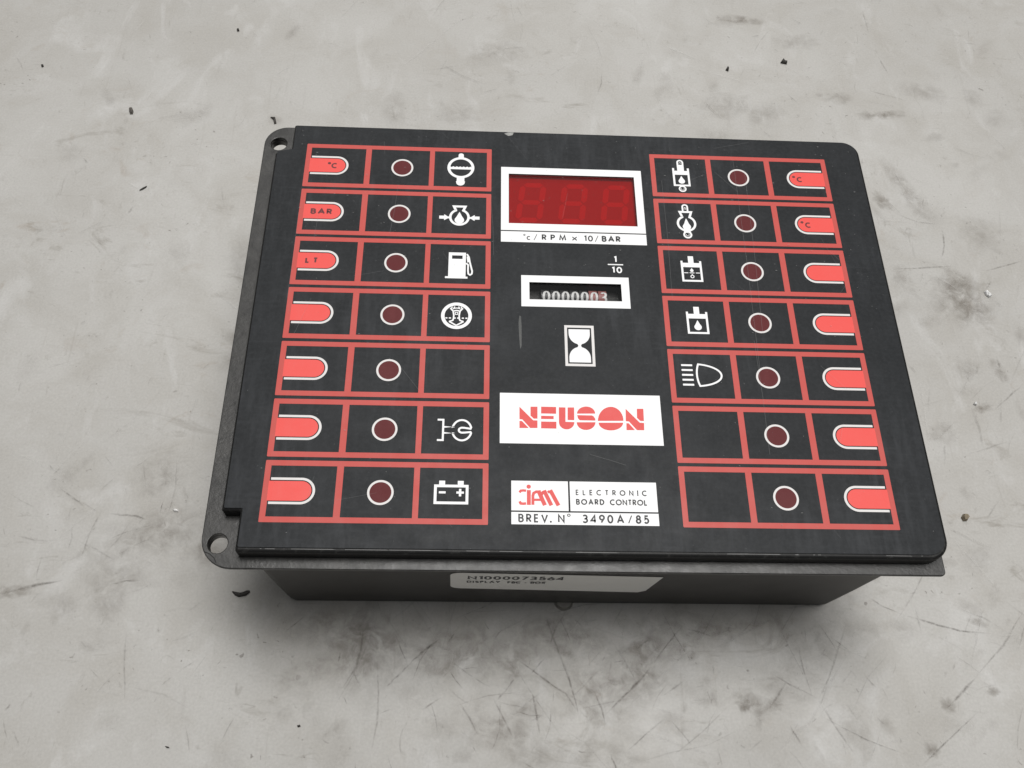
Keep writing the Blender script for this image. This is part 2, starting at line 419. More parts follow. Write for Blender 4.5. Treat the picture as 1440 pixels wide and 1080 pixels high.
for u, v, rx, ry, an, am in [
    (1044, 29, 13, 3.2, -.1, .8), (1180, 138, 8, 4, .1, .55), (1217, 163, 5, 3, 0, .7), (1238, 162, 4, 2.6, 0, .7), (1258, 161, 6, 3, .1, .8),
    (1240, 283, 3.5, 6, .4, .8), (1265, 255, 5, 14, .5, .45), (1292, 290, 6, 9, .5, .4), (1350, 420, 15, 13, .3, .6), (1370, 440, 8, 6, .3, .5), (1344, 405, 6, 12, .2, .45),
    (1382, 574, 4.5, 2, .3, .9), (1405, 520, 3, 6, .3, .6), (1360, 520, 7, 5, .3, .35), (1325, 610, 6, 5, .2, .4), (1270, 390, 4, 8, .3, .4),
    (575, 905, 22, 12, .2, .45), (500, 900, 14, 18, .1, .5), (770, 895, 16, 9, .2, .5), (870, 960, 20, 12, .3, .45), (940, 900, 18, 9, .2, .45), (1060, 990, 7, 4, -.4, .8),
    (1046, 992, 2.5, 2, 0, .9), (1088, 991, 3, 2.4, 0, .9), (1110, 960, 12, 8, 0, .35), (1333, 993, 2.5, 3, .6, .9), (1310, 1055, 3, 2.6, .1, .95), (1397, 972, 2.5, 1.6, 0, .8), (1376, 876, 4, 1.5, -.3, .9),
    (15, 833, 8, 2.2, .1, .8), (190, 760, 20, 10, .3, .35), (240, 745, 14, 12, .3, .35), (170, 815, 16, 6, .1, .4), (300, 775, 8, 6, .2, .4), (230, 670, 12, 10, 0, .3),
    (340, 375, 5, 16, .3, .3), (1120, 60, 12, 6, .1, .35), (1020, 150, 14, 9, .2, .4), (1075, 160, 10, 8, .2, .4), (1300, 130, 14, 6, -.2, .35), (730, 1050, 18, 7, -.3, .4), (660, 920, 20, 10, .1, .4),
    (1140, 900, 18, 10, .1, .35), (1010, 880, 14, 5, 0, .4), (430, 880, 12, 8, .2, .35), (700, 75, 16, 8, .2, .3), (555, 155, 6, 12, 0, .35), (640, 160, 12, 6, 0, .3), (1380, 330, 10, 12, .2, .3)]:
    smud.blot(pix(u, v, 0), rx, ry, an, am)
for pts, wd, am in [([(922, 60), (965, 78), (1012, 97)], 2.0, .8), ([(540, 115), (590, 75), (645, 30), (690, 12)], 2.2, .6), ([(1190, 920), (1140, 1015), (1080, 1070)], 2.4, .7),
                    ([(880, 1020), (960, 1050), (1010, 1062)], 2.2, .6), ([(430, 700), (418, 735)], 1.5, .4), ([(700, 1000), (780, 1010)], 2.0, .5), ([(290, 400), (345, 445)], 1.6, .4)]:
    pale.ribbon(F(*pts), wd, am)
for k in range(46):
    u = random.gauss(690, 210); v = random.gauss(945, 50); r_ = random.uniform(4, 15)
    smud.blot(pix(u, max(v, 868), 0), r_, r_ * random.uniform(.25, .6), random.uniform(0, 3.1), random.uniform(.08, .24))
# countless smaller scuffs, thicker where the floor is worn
zones = [((450, 860), (1000, 1075), 90), ((1000, 840), (1440, 1075), 62), ((0, 640), (330, 1075), 48), ((1000, 0), (1440, 420), 54), ((1230, 400), (1440, 840), 40), ((0, 0), (1000, 170), 30), ((0, 170), (340, 640), 22)]
for (u0, v0), (u1, v1), cnt in zones:
    for _ in range(cnt):
        x, y = pix(random.uniform(u0, u1), random.uniform(v0, v1), 0)
        a = random.choice((random.gauss(1.0, .35), random.gauss(-.9, .4), random.uniform(0, 3.14))); L = random.choice((3, 5, 8, 13, 22)) * random.uniform(.6, 1.3)
        b = a + random.uniform(-.3, .3)
        dark.ribbon([(x, y), (x + L * .5 * math.cos(a), y + L * .5 * math.sin(a)), (x + L * .5 * (math.cos(a) + math.cos(b)), y + L * .5 * (math.sin(a) + math.sin(b)))],
                    random.uniform(.4, 1.2), random.uniform(.2, .65))
    for _ in range(cnt // 2):
        x, y = pix(random.uniform(u0, u1), random.uniform(v0, v1), 0); r = random.uniform(1, 9)
        smud.blot((x, y), r, r * random.uniform(.3, .8), random.uniform(0, 3.1), random.uniform(.12, .4))
    for _ in range(cnt // 6):
        x, y = pix(random.uniform(u0, u1), random.uniform(v0, v1), 0); a = random.uniform(0, 3.14); L = random.uniform(6, 30)
        pale.ribbon([(x, y), (x + L * math.cos(a), y + L * math.sin(a))], random.uniform(.8, 2), random.uniform(.15, .4))
dark.build('scratches', M_scratch); smud.build('smudges', M_smudge); pale.build('pale_scratches', M_pale)

# ================================================================== CONTROL BOX
box = bpy.data.objects.new('control_box', None); sc.collection.objects.link(box)
box.empty_display_size = 0.05
box['label'] = 'black plastic machine control box with red framed indicator rows and digital display'
box['category'] = 'control box'

# ---- housing: drafted tub
def rrect(x0, x1, y0, y1, r, n=6): return outline(rect(x0, x1, y0, y1), r, n)
levels = [(54.5, 0.0, 3.5), (40, .9, 3.5), (20, 1.5, 3.5), (3.0, 2.15, 3.5), (0.9, 2.5, 3.2), (0.15, 3.6, 2.6)]
V = []; Fc = []
for z, ins, r in levels:
    lp = rrect(-85.6 + ins, 86.8 + ins * -1.35, -67.5 + ins * .8, 67.5 - ins * .8, r)
    V += [(x * MM, y * MM, z * MM) for x, y in lp]
n_ = len(lp)
for k in range(len(levels) - 1):
    for i in range(n_):
        j = (i + 1) % n_; Fc.append((k * n_ + j, k * n_ + i, (k + 1) * n_ + i, (k + 1) * n_ + j))
Fc.append(tuple(range(n_)))
Fc.append(tuple((len(levels) - 1) * n_ + i for i in reversed(range(n_))))
me = bpy.data.meshes.new('housing'); me.from_pydata(V, [], Fc)
for p in me.polygons: p.use_smooth = len(p.vertices) == 4
housing = link('housing', me, M_house, box)
md = housing.modifiers.new('edge', 'EDGE_SPLIT'); md.split_angle = math.radians(35)

# ---- mounting flange with two open lugs
fl = outline([(-95.0, -70.8), (92.4, -70.8), (92.4, 71.0), (-95.0, 71.0)], [8.0, 1.2, 5.0, 7.0], 10)
plate('mounting_flange', [fl, circ(-90.9, -64.5, 2.45), circ(-90.5, 64.1, 2.45)], H - 5.7, H - 4.6, M_flange, box, 0.25)
# hairline crack in the front lug, thicker bosses under both holes
ik = Ink(H - 4.59)
ik.stroke([(-93.9, -66.6), (-92.4, -67.2), (-91.2, -68.2), (-90.5, -69.5)], 0.22)
ik.build('lug_crack', M_gap, box)
for hx, hy in ((-90.9, -64.5), (-90.5, 64.1)):
    plate('lug_boss', [circ(hx, hy, 3.6), circ(hx, hy, 2.45)], H - 8.0, H - 5.69, M_flange, box, 0.2)

# ---- raised face block
WD = rect(-18.8, 19.6, 32.4, 51.0); WC = rect(-12.95, 13.4, 6.0, 11.8)
fo = outline([(-85.4, -67.9), (92.4, -67.9), (92.4, 68.2), (-85.3, 68.2), (-85.3, 58.0), (-90.0, 56.9), (-90.0, -57.4), (-85.4, -57.4)],
             [1.0, 5.4, 5.0, .6, .3, .6, .5, .3], 10)
plate('face_block', [fo, WD, WC], H - 4.9, H - 0.28, M_face, box, 0.75)
oo = outline([(-84.75, -66.7), (91.5, -66.7), (91.5, 67.6), (-84.75, 67.6), (-84.75, 58.2), (-89.35, 57.1), (-89.35, -56.8), (-84.75, -56.8)],
             [.5, 4.6, 4.4, .4, .2, .5, .4, .2], 10)
overlay = plate('overlay_film', [oo, WD, WC], H - 0.29, H, M_film, box, 0.05)
# worn chips on the edges of the face
ik = Ink(H + 0.012)
ik.poly([(-20.2, 66.9), (-19.0, 67.4), (-17.2, 67.45), (-17.6, 66.4), (-18.9, 66.0)])
ik.build('edge_chip', film('chipped_edge', (.26, .26, .25), (.5, .5, .48)), overlay)
ik = Ink(H + 0.012)
ik.poly([(-15.9, .6), (-15.4, .4), (-15.25, -3), (-15.3, -9.2), (-15.7, -10.2), (-15.95, -6), (-16.1, -2)])
ik.build('glue_streak', film('glue_trace', (0.038, 0.041, 0.040), (0.06, 0.063, 0.06), .42), overlay)
ik = Ink(H - 0.272)  # broken highlight along the scuffed front film edge, painted as pale slivers
random.seed(21)
for k in range(26):
    x = random.uniform(-84, 88); L = random.choice((.5, .9, 2.5, 6, 11)) ; ik.poly([(x, -67.05), (x + L, -67.06), (x + L * .9, -66.98 + random.uniform(0, .08)), (x + .1, -66.95)])
ik.build('edge_highlight', film('scuffed_edge_highlight', (.16, .16, .16), (.22, .22, .22)), box)['kind'] = 'stuff'

# ---- indicator rows
PIT = 17.386; HH = 8.21; IH = 6.75
Z1 = H + 0.03
def frame_loops(side, cy):
    if side < 0: xs = [(-80.5, -24.05)]; cells = [(-79.0, -62.45), (-60.75, -42.95), (-41.47, -25.5)]
    else: xs = [(25.0, 80.5)]; cells = [(26.45, 42.4), (44.05, 60.9), (62.6, 79.05)]
    return [outline(rect(xs[0][0], xs[0][1], cy - HH, cy + HH), .25, 3)] + [rect(a, b, cy - IH, cy + IH) for a, b in cells]

def drop(ik, cx, y0, y1, w_):
    h = y1 - y0; r = w_ / 2
    pts = arc(cx, y0 + r * .95, r, r * .95, -200, 20, 16)
    ik.poly(pts + [(cx + r * .55, y0 + r * 1.6 + .1 * h), (cx + .16 * r, y1 - .1 * h), (cx, y1), (cx - .16 * r, y1 - .1 * h), (cx - r * .55, y0 + r * 1.6 + .1 * h)])

def p_reservoir(ik, cx, cy):
    ik.ring(cx, cy + .6, 3.25, 4.1)
    top = [(cx + 3.2 - 6.4 * k / 24, cy + .9 + .16 * math.sin(k * 1.6)) for k in range(25)]
    ik.poly([(cx - 3.25, cy - .05), (cx + 3.25, cy - .05)] + top)
    ik.poly([(cx - .8, cy + 4.2), (cx + .8, cy + 4.2), (cx + .8, cy + 5.5)] + arc(cx, cy + 5.5, .8, .7, 0, 180, 8)[1:])
    ik.poly([(cx - 1.15, cy - 3.0), (cx - 1.15, cy - 4.5), (cx - 1.35, cy - 4.8)] + arc(cx, cy - 5.1, 1.3, 1.2, 180, 360, 10) + [(cx + 1.35, cy - 4.8), (cx + 1.15, cy - 4.5), (cx + 1.15, cy - 3.0)])
def collar(ik, cx, cy, r, yc, top, tw, nw, wt):
    an = math.degrees(math.asin(nw / r))
    pts = [(cx - tw, cy + top), (cx - nw, cy + yc + r * math.cos(math.radians(an)) + .1)] + arc(cx, cy + yc, r, r, 90 + an, 450 - an, 34) + [(cx + tw, cy + top)]
    ik.stroke(pts, wt, closed=True)
def p_oilpress(ik, cx, cy):
    collar(ik, cx, cy, 2.7, -.75, 3.2, 1.7, 1.1, .72)
    drop(ik, cx, cy - 3.1, cy + 1.2, 2.8)
    for s in (-1, 1):
        ik.poly([(cx + s * 5.95, cy - .35), (cx + s * 5.95, cy - 1.45), (cx + s * 4.5, cy - 1.45), (cx + s * 4.5, cy - 2.0), (cx + s * 3.5, cy - 1.3), (cx + s * 2.95, cy - 1.2), (cx + s * 2.95, cy - .65), (cx + s * 3.5, cy - .55), (cx + s * 4.5, cy + .2), (cx + s * 4.5, cy - .35)])
def p_fuel(ik, cx, cy):
    ik.stroke([(cx - 2.25, cy - 4.3), (cx - 2.25, cy + 3.5), (cx + 1.75, cy + 3.5), (cx + 1.75, cy - 4.3)], .95)
    ik.poly(rect(cx - 1.85, cx + 1.35, cy - 4.3, cy + 1.75)); ik.poly(rect(cx - 1.85, cx + 1.35, cy + 2.95, cy + 3.3))
    ik.poly(rect(cx - 3.6, cx + 2.8, cy - 4.95, cy - 4.3))
    ik.stroke([(cx + 2.5, cy + 3.5), (cx + 3.1, cy + 2.4), (cx + 3.4, cy + .6), (cx + 4.1, cy - 2.4), (cx + 4.0, cy - 3.3), (cx + 3.5, cy - 3.7), (cx + 3.0, cy - 3.3), (cx + 2.9, cy - 2.2), (cx + 2.9, cy - .2), (cx + 2.3, cy + .3)], .48)
    ik.poly([(cx + 2.4, cy + 2.6), (cx + 3.0, cy + 2.6), (cx + 3.3, cy + .9), (cx + 2.7, cy + .5)])
def p_filter(ik, cx, cy):
    ik.ring(cx, cy + .05, 3.32, 4.3)
    for s in (-1, 1):
        ik.stroke([(cx + s * 1.75, cy + 2.5), (cx + s * .95, cy + 1.5), (cx + s * .75, cy + .2), (cx + s * .8, cy - .9), (cx + s * 1.0, cy - 1.5), (cx + s * 2.0, cy - 1.85)], .42)
        ik.stroke([(cx + s * 2.0, cy - 1.85), (cx, cy - 3.1)], .42)
        for a, b in ((2.5, 3.05), (1.5, 2.1), (.2, .95)):
            ik.poly(rect(min(cx + s * a, cx + s * b), max(cx + s * a, cx + s * b), cy - .95, cy - .55))
        ik.stroke([(cx + s * .55, cy + 3.0), (cx + s * .75, cy + 2.45)], .32); ik.stroke([(cx + s * 1.2, cy + 2.95), (cx + s * 1.45, cy + 2.4)], .32)
    ik.stroke(arc(cx, cy + .6, 1.9, 1.9, 55, 125, 8), .3); ik.stroke(arc(cx, cy + .5, 1.4, 1.2, 50, 130, 8), .4)
    ik.stroke(rect(cx - .35, cx + .35, cy + .4, cy + 1.1), .22, closed=True)
def p_preheat(ik, cx, cy):
    wt = .52; c = cx + 2.3
    ik.stroke([(cx - 4.1, cy + 2.9), (cx - 2.6, cy + 2.9), (cx - 2.6, cy - 2.9), (cx - 4.1, cy - 2.9)], wt)
    ik.stroke([(cx - 2.6, cy + .85), (c - 2.3, cy + .85)] + arc(c, cy, 2.5, 2.9, 163, 16, 22) + [(c + 2.25, cy + .45), (c + .5, cy + .7)] + arc(c + .1, cy, .9, .72, 70, 290, 12) + [(c + .5, cy - .7), (c + 2.25, cy - .5)] + arc(c, cy, 2.5, 2.9, -16, -163, 22) + [(c - 2.3, cy - .85), (cx - 2.6, cy - .85)], wt)
def p_battery(ik, cx, cy):
    ik.stroke(rect(cx - 4.0, cx + 4.0, cy - 2.6, cy + 1.9), .7, closed=True)
    ik.poly(rect(cx - 3.1, cx - 1.6, cy + 2.2, cy + 3.3)); ik.poly(rect(cx + 1.6, cx + 3.1, cy + 2.2, cy + 3.3))
    ik.poly(rect(cx - 3.1, cx - 1.4, cy - .12, cy + .45)); ik.poly(rect(cx + 1.3, cx + 3.2, cy - .12, cy + .45)); ik.poly(rect(cx + 1.95, cx + 2.55, cy - .85, cy + 1.15))
def cylinder(ik, cx, cy, hw, top, bot, p0, p1, wt):
    ik.stroke([(cx - hw, cy + top), (cx - hw, cy + bot), (cx + hw, cy + bot), (cx + hw, cy + top)], wt)
    ik.poly(rect(cx - hw + wt * .4, cx + hw - wt * .4, cy + p0, cy + p1))
def p_hydtemp(ik, cx, cy):
    cylinder(ik, cx, cy, 2.3, 2.95, -3.75, .35, 1.9, .62)
    ik.poly(rect(cx - 1.05, cx + 1.05, cy + 1.7, cy + 4.3)); ik.stroke([(cx - .8, cy + 4.2)] + arc(cx, cy + 5.2, .8, .8, 180, 0, 12) + [(cx + .8, cy + 4.2)], .52)
    ik.stroke(arc(cx, cy + 4.85, .28, .35, 200, -20, 8), .12)
    drop(ik, cx, cy - 3.1, cy - .1, 2.0)
    ik.ring(cx, cy - 5.1, .75, 1.2, 28); ik.stroke(arc(cx, cy - 5.1, .5, .5, 150, 400, 12), .14)
def p_oiltemp(ik, cx, cy):
    collar(ik, cx, cy, 2.6, -.8, 3.5, 1.75, 1.1, .68)
    ik.stroke([(cx - .75, cy + 3.6), (cx - .75, cy + 5.3)] + arc(cx, cy + 5.4, .75, .75, 180, 0, 12) + [(cx + .75, cy + 5.3), (cx + .75, cy + 3.6)], .5)
    ik.stroke(arc(cx, cy + 4.7, .25, .5, 220, -40, 8), .16)
    drop(ik, cx, cy - 3.2, cy + 1.1, 2.5)
    ik.poly([(cx - .9, cy - 3.1), (cx - 1.1, cy - 4.2), (cx + 1.1, cy - 4.2), (cx + .9, cy - 3.1)])
    ik.ring(cx, cy - 4.9, .8, 1.35, 28); ik.stroke(arc(cx, cy - 4.9, .45, .45, 160, 420, 12), .14)
def p_hydlevel(ik, cx, cy):
    cylinder(ik, cx, cy, 2.75, 3.1, -3.8, .9, 2.4, .6)
    ik.poly(rect(cx - .8, cx + .8, cy + 2.2, cy + 4.75))
    for a, b in ((-2.3, -1.1), (-.7, .7), (1.1, 2.3)): ik.poly(rect(cx + a, cx + b, cy - 1.2, cy - .95))
    drop(ik, cx, cy - .75, cy + .6, 1.0); ik.ring(cx, cy - 2.35, .32, .58, 22); ik.poly([(cx - .2, cy - 1.85), (cx + .2, cy - 1.85), (cx, cy - 1.35)])
def p_hydoil(ik, cx, cy):
    cylinder(ik, cx, cy, 2.75, 3.1, -3.8, .9, 2.4, .6)
    ik.poly(rect(cx - .8, cx + .8, cy + 2.2, cy + 4.75)); drop(ik, cx, cy - 2.9, cy + .35, 2.1)
def p_beam(ik, cx, cy):
    for y in (3.25, 1.75, .25, -1.25, -2.75): ik.poly(rect(cx - 5.9, cx - 2.85, cy + y - .28, cy + y + .28))
    pts = []
    def bz(p0, p1, p2, p3, n=12):
        for k in range(n):
            t = k / n; pts.append(tuple((1 - t) ** 3 * p0[i] + 3 * (1 - t) ** 2 * t * p1[i] + 3 * (1 - t) * t * t * p2[i] + t ** 3 * p3[i] for i in (0, 1)))
    bz((cx - 1.2, cy + 3.6), (cx + 2.2, cy + 3.3), (cx + 5.0, cy + 2.0), (cx + 5.0, cy + .25))
    bz((cx + 5.0, cy + .25), (cx + 5.0, cy - 1.5), (cx + 2.2, cy - 2.8), (cx - 1.2, cy - 3.1))
    bz((cx - 1.2, cy - 3.1), (cx - 2.0, cy - 1.0), (cx - 2.0, cy + 1.5), (cx - 1.2, cy + 3.6))
    ik.stroke(pts, .5, closed=True)

left = [('oC', p_reservoir, 'white round reservoir level symbol'), ('BAR', p_oilpress, 'white oil pressure symbol with two arrows'), ('LT', p_fuel, 'white fuel pump symbol'),
        ('', p_filter, 'white round filter symbol'), ('', None, ''), ('', p_preheat, 'white glow plug coil symbol'), ('', p_battery, 'white battery symbol')]
right = [('oC', p_hydtemp, 'white hydraulic cylinder symbol with eyelets'), ('oC', p_oiltemp, 'white oil drop flask symbol with eyelets'), ('', p_hydlevel, 'white cylinder symbol with divided tank'),
         ('', p_hydoil, 'white cylinder symbol with single drop'), ('', p_beam, 'white headlight beam symbol'), ('', None, ''), ('', None, '')]
for side, rows in ((-1, left), (1, right)):
    for i, (txt, pic, lab) in enumerate(rows):
        cy = (3 - i) * PIT
        row = plate('indicator_frame', frame_loops(side, cy), Z1 - .02, Z1, M_red, box)
        mx = (lambda x: x) if side < 0 else (lambda x: -x)
        # red insert tab
        tabp = [(-79.15, cy - 2.62), (-70.9, cy - 2.62)] + arc(-70.95, cy, 2.62, 2.62, -90, 90, 18) + [(-79.15, cy + 2.62)]
        ik = Ink(Z1 + .006); ik.poly([(mx(x), y) for x, y in tabp]); ik.build('button_tab', M_tab, row)
        # white U outline with a thin cut beside it
        def U(r, xe): return [(mx(xe), cy + r)] + [(mx(x), y) for x, y in arc(-70.95, cy, r, r, 90, -90, 24)] + [(mx(xe), cy - r)]
        ik = Ink(Z1 + .012); ik.stroke(U(2.76, -79.0), .28); ik.build('tab_cut', M_gap, row)
        ik = Ink(Z1 + .020); ik.stroke(U(3.2, -78.7), .64); ik.build('button_outline', M_line, row)
        # lamp
        lx = -51.15 if side < 0 else 52.25
        ik = Ink(Z1 + .004); ik.poly(circ(lx, cy - .1, 2.75, 40)); ik.build('lamp_window', M_lamp, row)
        ik = Ink(Z1 + .012); ik.ring(lx, cy - .1, 2.76, 3.32); ik.build('lamp_ring', M_line, row)
        if pic:
            ik = Ink(Z1 + .004); pic(ik, -33.4 if side < 0 else 34.4, cy); o = ik.build('pictogram', M_white, row); o['label'] = lab
        if txt:
            ik = Ink(Z1 + .02)
            if txt == 'oC' and side < 0: text(ik, 'o', -73.7, None, cy - .75, 2.0, .40, 1.2, gap=.2); text(ik, 'C', -72.55, None, cy - 1.1, 2.05, .46, gap=.2)
            elif txt == 'oC': text(ik, 'o', 69.2, None, cy - .75, 2.0, .36, 1.2, gap=.2); text(ik, 'C', 70.5, None, cy - 1.15, 2.0, .44, gap=.2)
            elif txt == 'BAR': text(ik, 'BAR', -77.1, -70.8, cy - 1.0, 2.05, .52, 1.35)
            else: text(ik, 'LT', -76.9, -73.3, cy - .95, 1.95, .50, 1.15)
            ik.build('lettering', M_darkred, row)

# ---- digital display
bez = plate('display_bezel', [rect(-21.1, 21.9, 29.85, 53.55), rect(-18.8, 19.6, 32.4, 51.0)], Z1 - .02, Z1, M_white, box)
bez['label'] = 'white printed border round the red display window'
def well(name, x0, x1, y0, y1, zt, zb, ma, parent, wall):
    """open tray: floor and four walls"""
    bm = bmesh.new(); a = [bm.verts.new((x * MM, y * MM, zt * MM)) for x, y in rect(x0, x1, y0, y1)]
    b = [bm.verts.new((x * MM, y * MM, zb * MM)) for x, y in rect(x0, x1, y0, y1)]
    bm.faces.new(b)
    for i in range(4):
        j = (i + 1) % 4; bm.faces.new((a[i], a[j], b[j], b[i]))
    me = bpy.data.meshes.new(name); bm.to_mesh(me); bm.free(); return link(name, me, ma, parent)
well('display_tray', -18.7, 19.5, 32.5, 50.9, H - .3, H - 1.7, M_dback, bez, None)
def seven_seg(ik, x0, y0, w_, h, sk, t):
    S = lambda x, y: (x0 + x + sk * y, y0 + y); g = .22; m_ = h / 2
    def hseg(y): ik.poly([S(g, y), S(g + t * .5, y + t * .5), S(w_ - g - t * .5, y + t * .5), S(w_ - g, y), S(w_ - g - t * .5, y - t * .5), S(g + t * .5, y - t * .5)])
    def vseg(x, ya, yb): ik.poly([S(x, ya + g), S(x + t * .5, ya + g + t * .5), S(x + t * .5, yb - g - t * .5), S(x, yb - g), S(x - t * .5, yb - g - t * .5), S(x - t * .5, ya + g + t * .5)])
    for y in (0, m_, h): yield hseg, (y,)
    for x in (0, w_):
        yield vseg, (x, 0, m_); yield vseg, (x, m_, h)
for k in range(3):
    ik0 = Ink(H - 1.66)
    for fn, a in seven_seg(ik0, -16.0 + 12.8 * k, 35.0, 6.3, 13.1, .13, 1.75): fn(*a)
    ik0.build('display_digit', M_seg, bez)
plate('display_pane', [rect(-18.75, 19.55, 32.45, 50.95)], H - .95, H - .55, M_rpane, bez)
us = plate('unit_strip', [rect(-21.1, 21.9, 25.65, 29.45)], Z1 - .02, Z1, M_white, box)
ik = Ink(Z1 + .01)
ik.ring(-14.2, 28.25, .12, .32, 16); text(ik, 'c', -13.55, None, 26.45, 2.2, .3, gap=.2); text(ik, '/', -11.5, None, 26.35, 2.35, .2, gap=.2)
text(ik, 'RPM', -9.1, -1.9, 26.5, 2.1, .44, 1.1); text(ik, 'x', -.25, None, 26.25, 2.7, .32, 1.2, gap=.1); text(ik, '10', 3.3, 6.0, 26.5, 2.1, .38, 1.15)
text(ik, '/', 6.55, None, 26.35, 2.35, .2, gap=.2); text(ik, 'BAR', 8.6, 14.2, 26.5, 2.1, .46, 1.1)
ik.build('lettering', M_ink, us)
ik = Ink(Z1); text(ik, '1', 11.75, None, 19.3, 2.2, .42, 1.1, gap=.1); ik.poly(rect(9.95, 14.4, 18.35, 18.72)); text(ik, '10', 10.95, 14.0, 15.6, 2.15, .42, 1.25)
ik.build('fraction_print', M_white, box)

# ---- hour counter
cb = plate('counter_bezel', [rect(-15.25, 15.7, 3.65, 14.1), rect(-12.95, 13.4, 6.0, 11.8)], Z1 - .02, Z1, M_white, box)
cb['label'] = 'white printed border round the mechanical counter window'
well('counter_tray', -12.9, 13.35, 6.05, 11.75, H - .3, H - 9.0, M_well, cb, None)
RW = 4.0; AX = (8.6, H - 5.0)
def wheel(x0, x1):
    V = []; n = 36
    for x in (x0, x1):
        for k in range(n): t = 2 * math.pi * k / n; V.append((x * MM, (AX[0] + 3.0 * math.sin(t)) * MM, (AX[1] + RW * math.cos(t)) * MM))
    Fc = [(k, (k + 1) % n, n + (k + 1) % n, n + k) for k in range(n)] + [tuple(reversed(range(n))), tuple(range(n, 2 * n))]
    me = bpy.data.meshes.new('number_wheel'); me.from_pydata(V, [], Fc); return me
for k in range(7):
    x0 = -9.55 + 2.74 * k
    wo = link('number_wheel', wheel(x0, x0 + 2.35), M_wheel if k < 5 else M_wheelp, cb)
    def wrap(p):
        t = (p[1] - AX[0]) / RW; r = (RW + .05) + (p[2] - 0)
        return (p[0], AX[0] + (3.0 + .05) * math.sin(t), AX[1] + (RW + .05 + p[2]) * math.cos(t))
    ik = Ink(0.0, wrap); text(ik, '0' if k != 6 else '3', x0 + .42, None, 5.2, 4.9, .66, .66, gap=0); ik.build('digit', M_digit, wo)
plate('counter_axle', [rect(-12.8, 13.2, 7.7, 8.5)], H - 5.6, H - 5.0, M_metal, cb)
plate('counter_pane', [rect(-12.9, 13.35, 6.05, 11.75)], H - 0.8, H - 0.5, M_cpane, cb)

# ---- hourglass
ik = Ink(Z1); ik.stroke(rect(-2.98, 4.5, -14.75, -2.62), .75, closed=True); hgf = ik.build('hourglass_frame', M_line, box)
ik = Ink(Z1); cx = .75
ik.poly([(cx - 2.95, -3.5), (cx + 2.95, -3.5)] + arc(cx, -4.9, 2.95, 3.35, 0, -78, 14) + [(cx + .32, -8.75), (cx - .32, -8.75)] + arc(cx, -4.9, 2.95, 3.35, -102, -180, 14))
ik.poly([(cx + 2.95, -13.95), (cx - 2.95, -13.95)] + arc(cx, -12.5, 2.95, 3.35, 180, 102, 14) + [(cx - .32, -8.7), (cx + .32, -8.7)] + arc(cx, -12.5, 2.95, 3.35, 78, 0, 14))
ik.build('hourglass_bulb', M_white, hgf)

# ---- brand plate (photo pixels of its enlargement -> face plane)
def zp(x, y): s = 280 / 1315; return pix(680 + x * s, 530 + y * s)
bp_ = plate('brand_plate', [rect(-21.2, 21.8, -38.25, -23.65)], Z1 - .02, Z1, M_white, box)
def half(x0, x1, y, yt, n=20): cx = (x0 + x1) / 2; return [(cx + (x1 - x0) / 2 * math.cos(math.pi * k / n), y + (yt - y) * math.sin(math.pi * k / n)) for k in range(n + 1)]
LT = [
 [[(237, 197), (240, 200), (328, 287), (356, 288), (356, 338), (308, 338), (256, 281), (237, 279)], [(310, 197), (356, 197), (356, 276), (331, 276), (310, 256)], [(237, 291), (254, 292), (298, 338), (237, 338)]],
 [[(380, 197), (479, 199), (479, 244), (380, 242)], [(380, 257), (463, 259), (463, 279), (380, 278)], [(380, 295), (481, 297), (481, 342), (380, 340)]],
 [[(497, 201), (541, 202), (541, 297), (600, 299)] + [(549 + 51 * math.cos(t * math.pi / 14), 300 + 47 * math.sin(t * math.pi / 14)) for t in range(15)], [(555, 202), (598, 202), (599, 286), (555, 285)]],
 [half(617, 737, 243, 196), [(618, 253), (716, 255), (728, 262), (738, 278), (738, 289), (636, 287), (624, 275)], half(615, 739, 300, 351)],
 [half(755, 924, 291, 198), half(760, 922, 303, 354)],
 [[(938, 211), (1032, 303), (1060, 305), (1061, 353), (1013, 352), (960, 295), (939, 293)], [(1012, 211), (1055, 211), (1059, 292), (1034, 291), (1013, 270)], [(943, 306), (959, 307), (1000, 352), (944, 352)]]]
for L in LT:
    ik = Ink(Z1 + .01)
    for pl in L: ik.poly([zp(*q) for q in pl])
    ik.build('letter', M_redink, bp_)

# ---- maker plate and patent strip
mp = plate('maker_plate', [rect(-18.22, -3.78, -56.5, -48.57)], Z1 - .02, Z1, M_white, box)
ik = Ink(Z1 + .01); wq = .86
P = lambda *q: [zp(*a) for a in q]
ik.stroke(P((238, 764), (245, 752), (262, 750), (281, 752)), wq * .75); ik.stroke(P((238, 822), (245, 836), (262, 838), (281, 836)), wq * .8)
ik.stroke(P((299, 748), (299, 846)), 1.0); c0 = zp(298, 725); ik.poly(circ(c0[0], c0[1], .56, 20))
ik.stroke(P((326, 845), (326, 785), (331, 768), (348, 759), (378, 759)), wq * .85); ik.stroke(P((362, 752), (405, 848)), 1.05); ik.stroke(P((330, 812), (378, 812)), .62)
ik.stroke(P((384, 778), (390, 764), (402, 757)), .7); ik.stroke(P((399, 750), (448, 849)), 1.0); ik.stroke(P((425, 764), (436, 755)), .7); ik.stroke(P((440, 748), (495, 850)), 1.0)
ik.build('logo', M_redink, mp)
ep = plate('function_plate', [rect(-3.32, 18.9, -56.5, -48.57)], Z1 - .02, Z1, M_white, box)
ik = Ink(Z1 + .01); text(ik, 'ELECTRONIC', -1.85, 16.35, -52.25, 1.5, .27); text(ik, 'BOARD', -1.85, 5.35, -54.8, 1.55, .31); text(ik, 'CONTROL', 6.75, 16.3, -54.8, 1.55, .28)
ik.build('lettering', M_ink, ep)
ps = plate('patent_strip', [rect(-18.22, 18.95, -60.1, -56.9)], Z1 - .02, Z1, M_white, box)
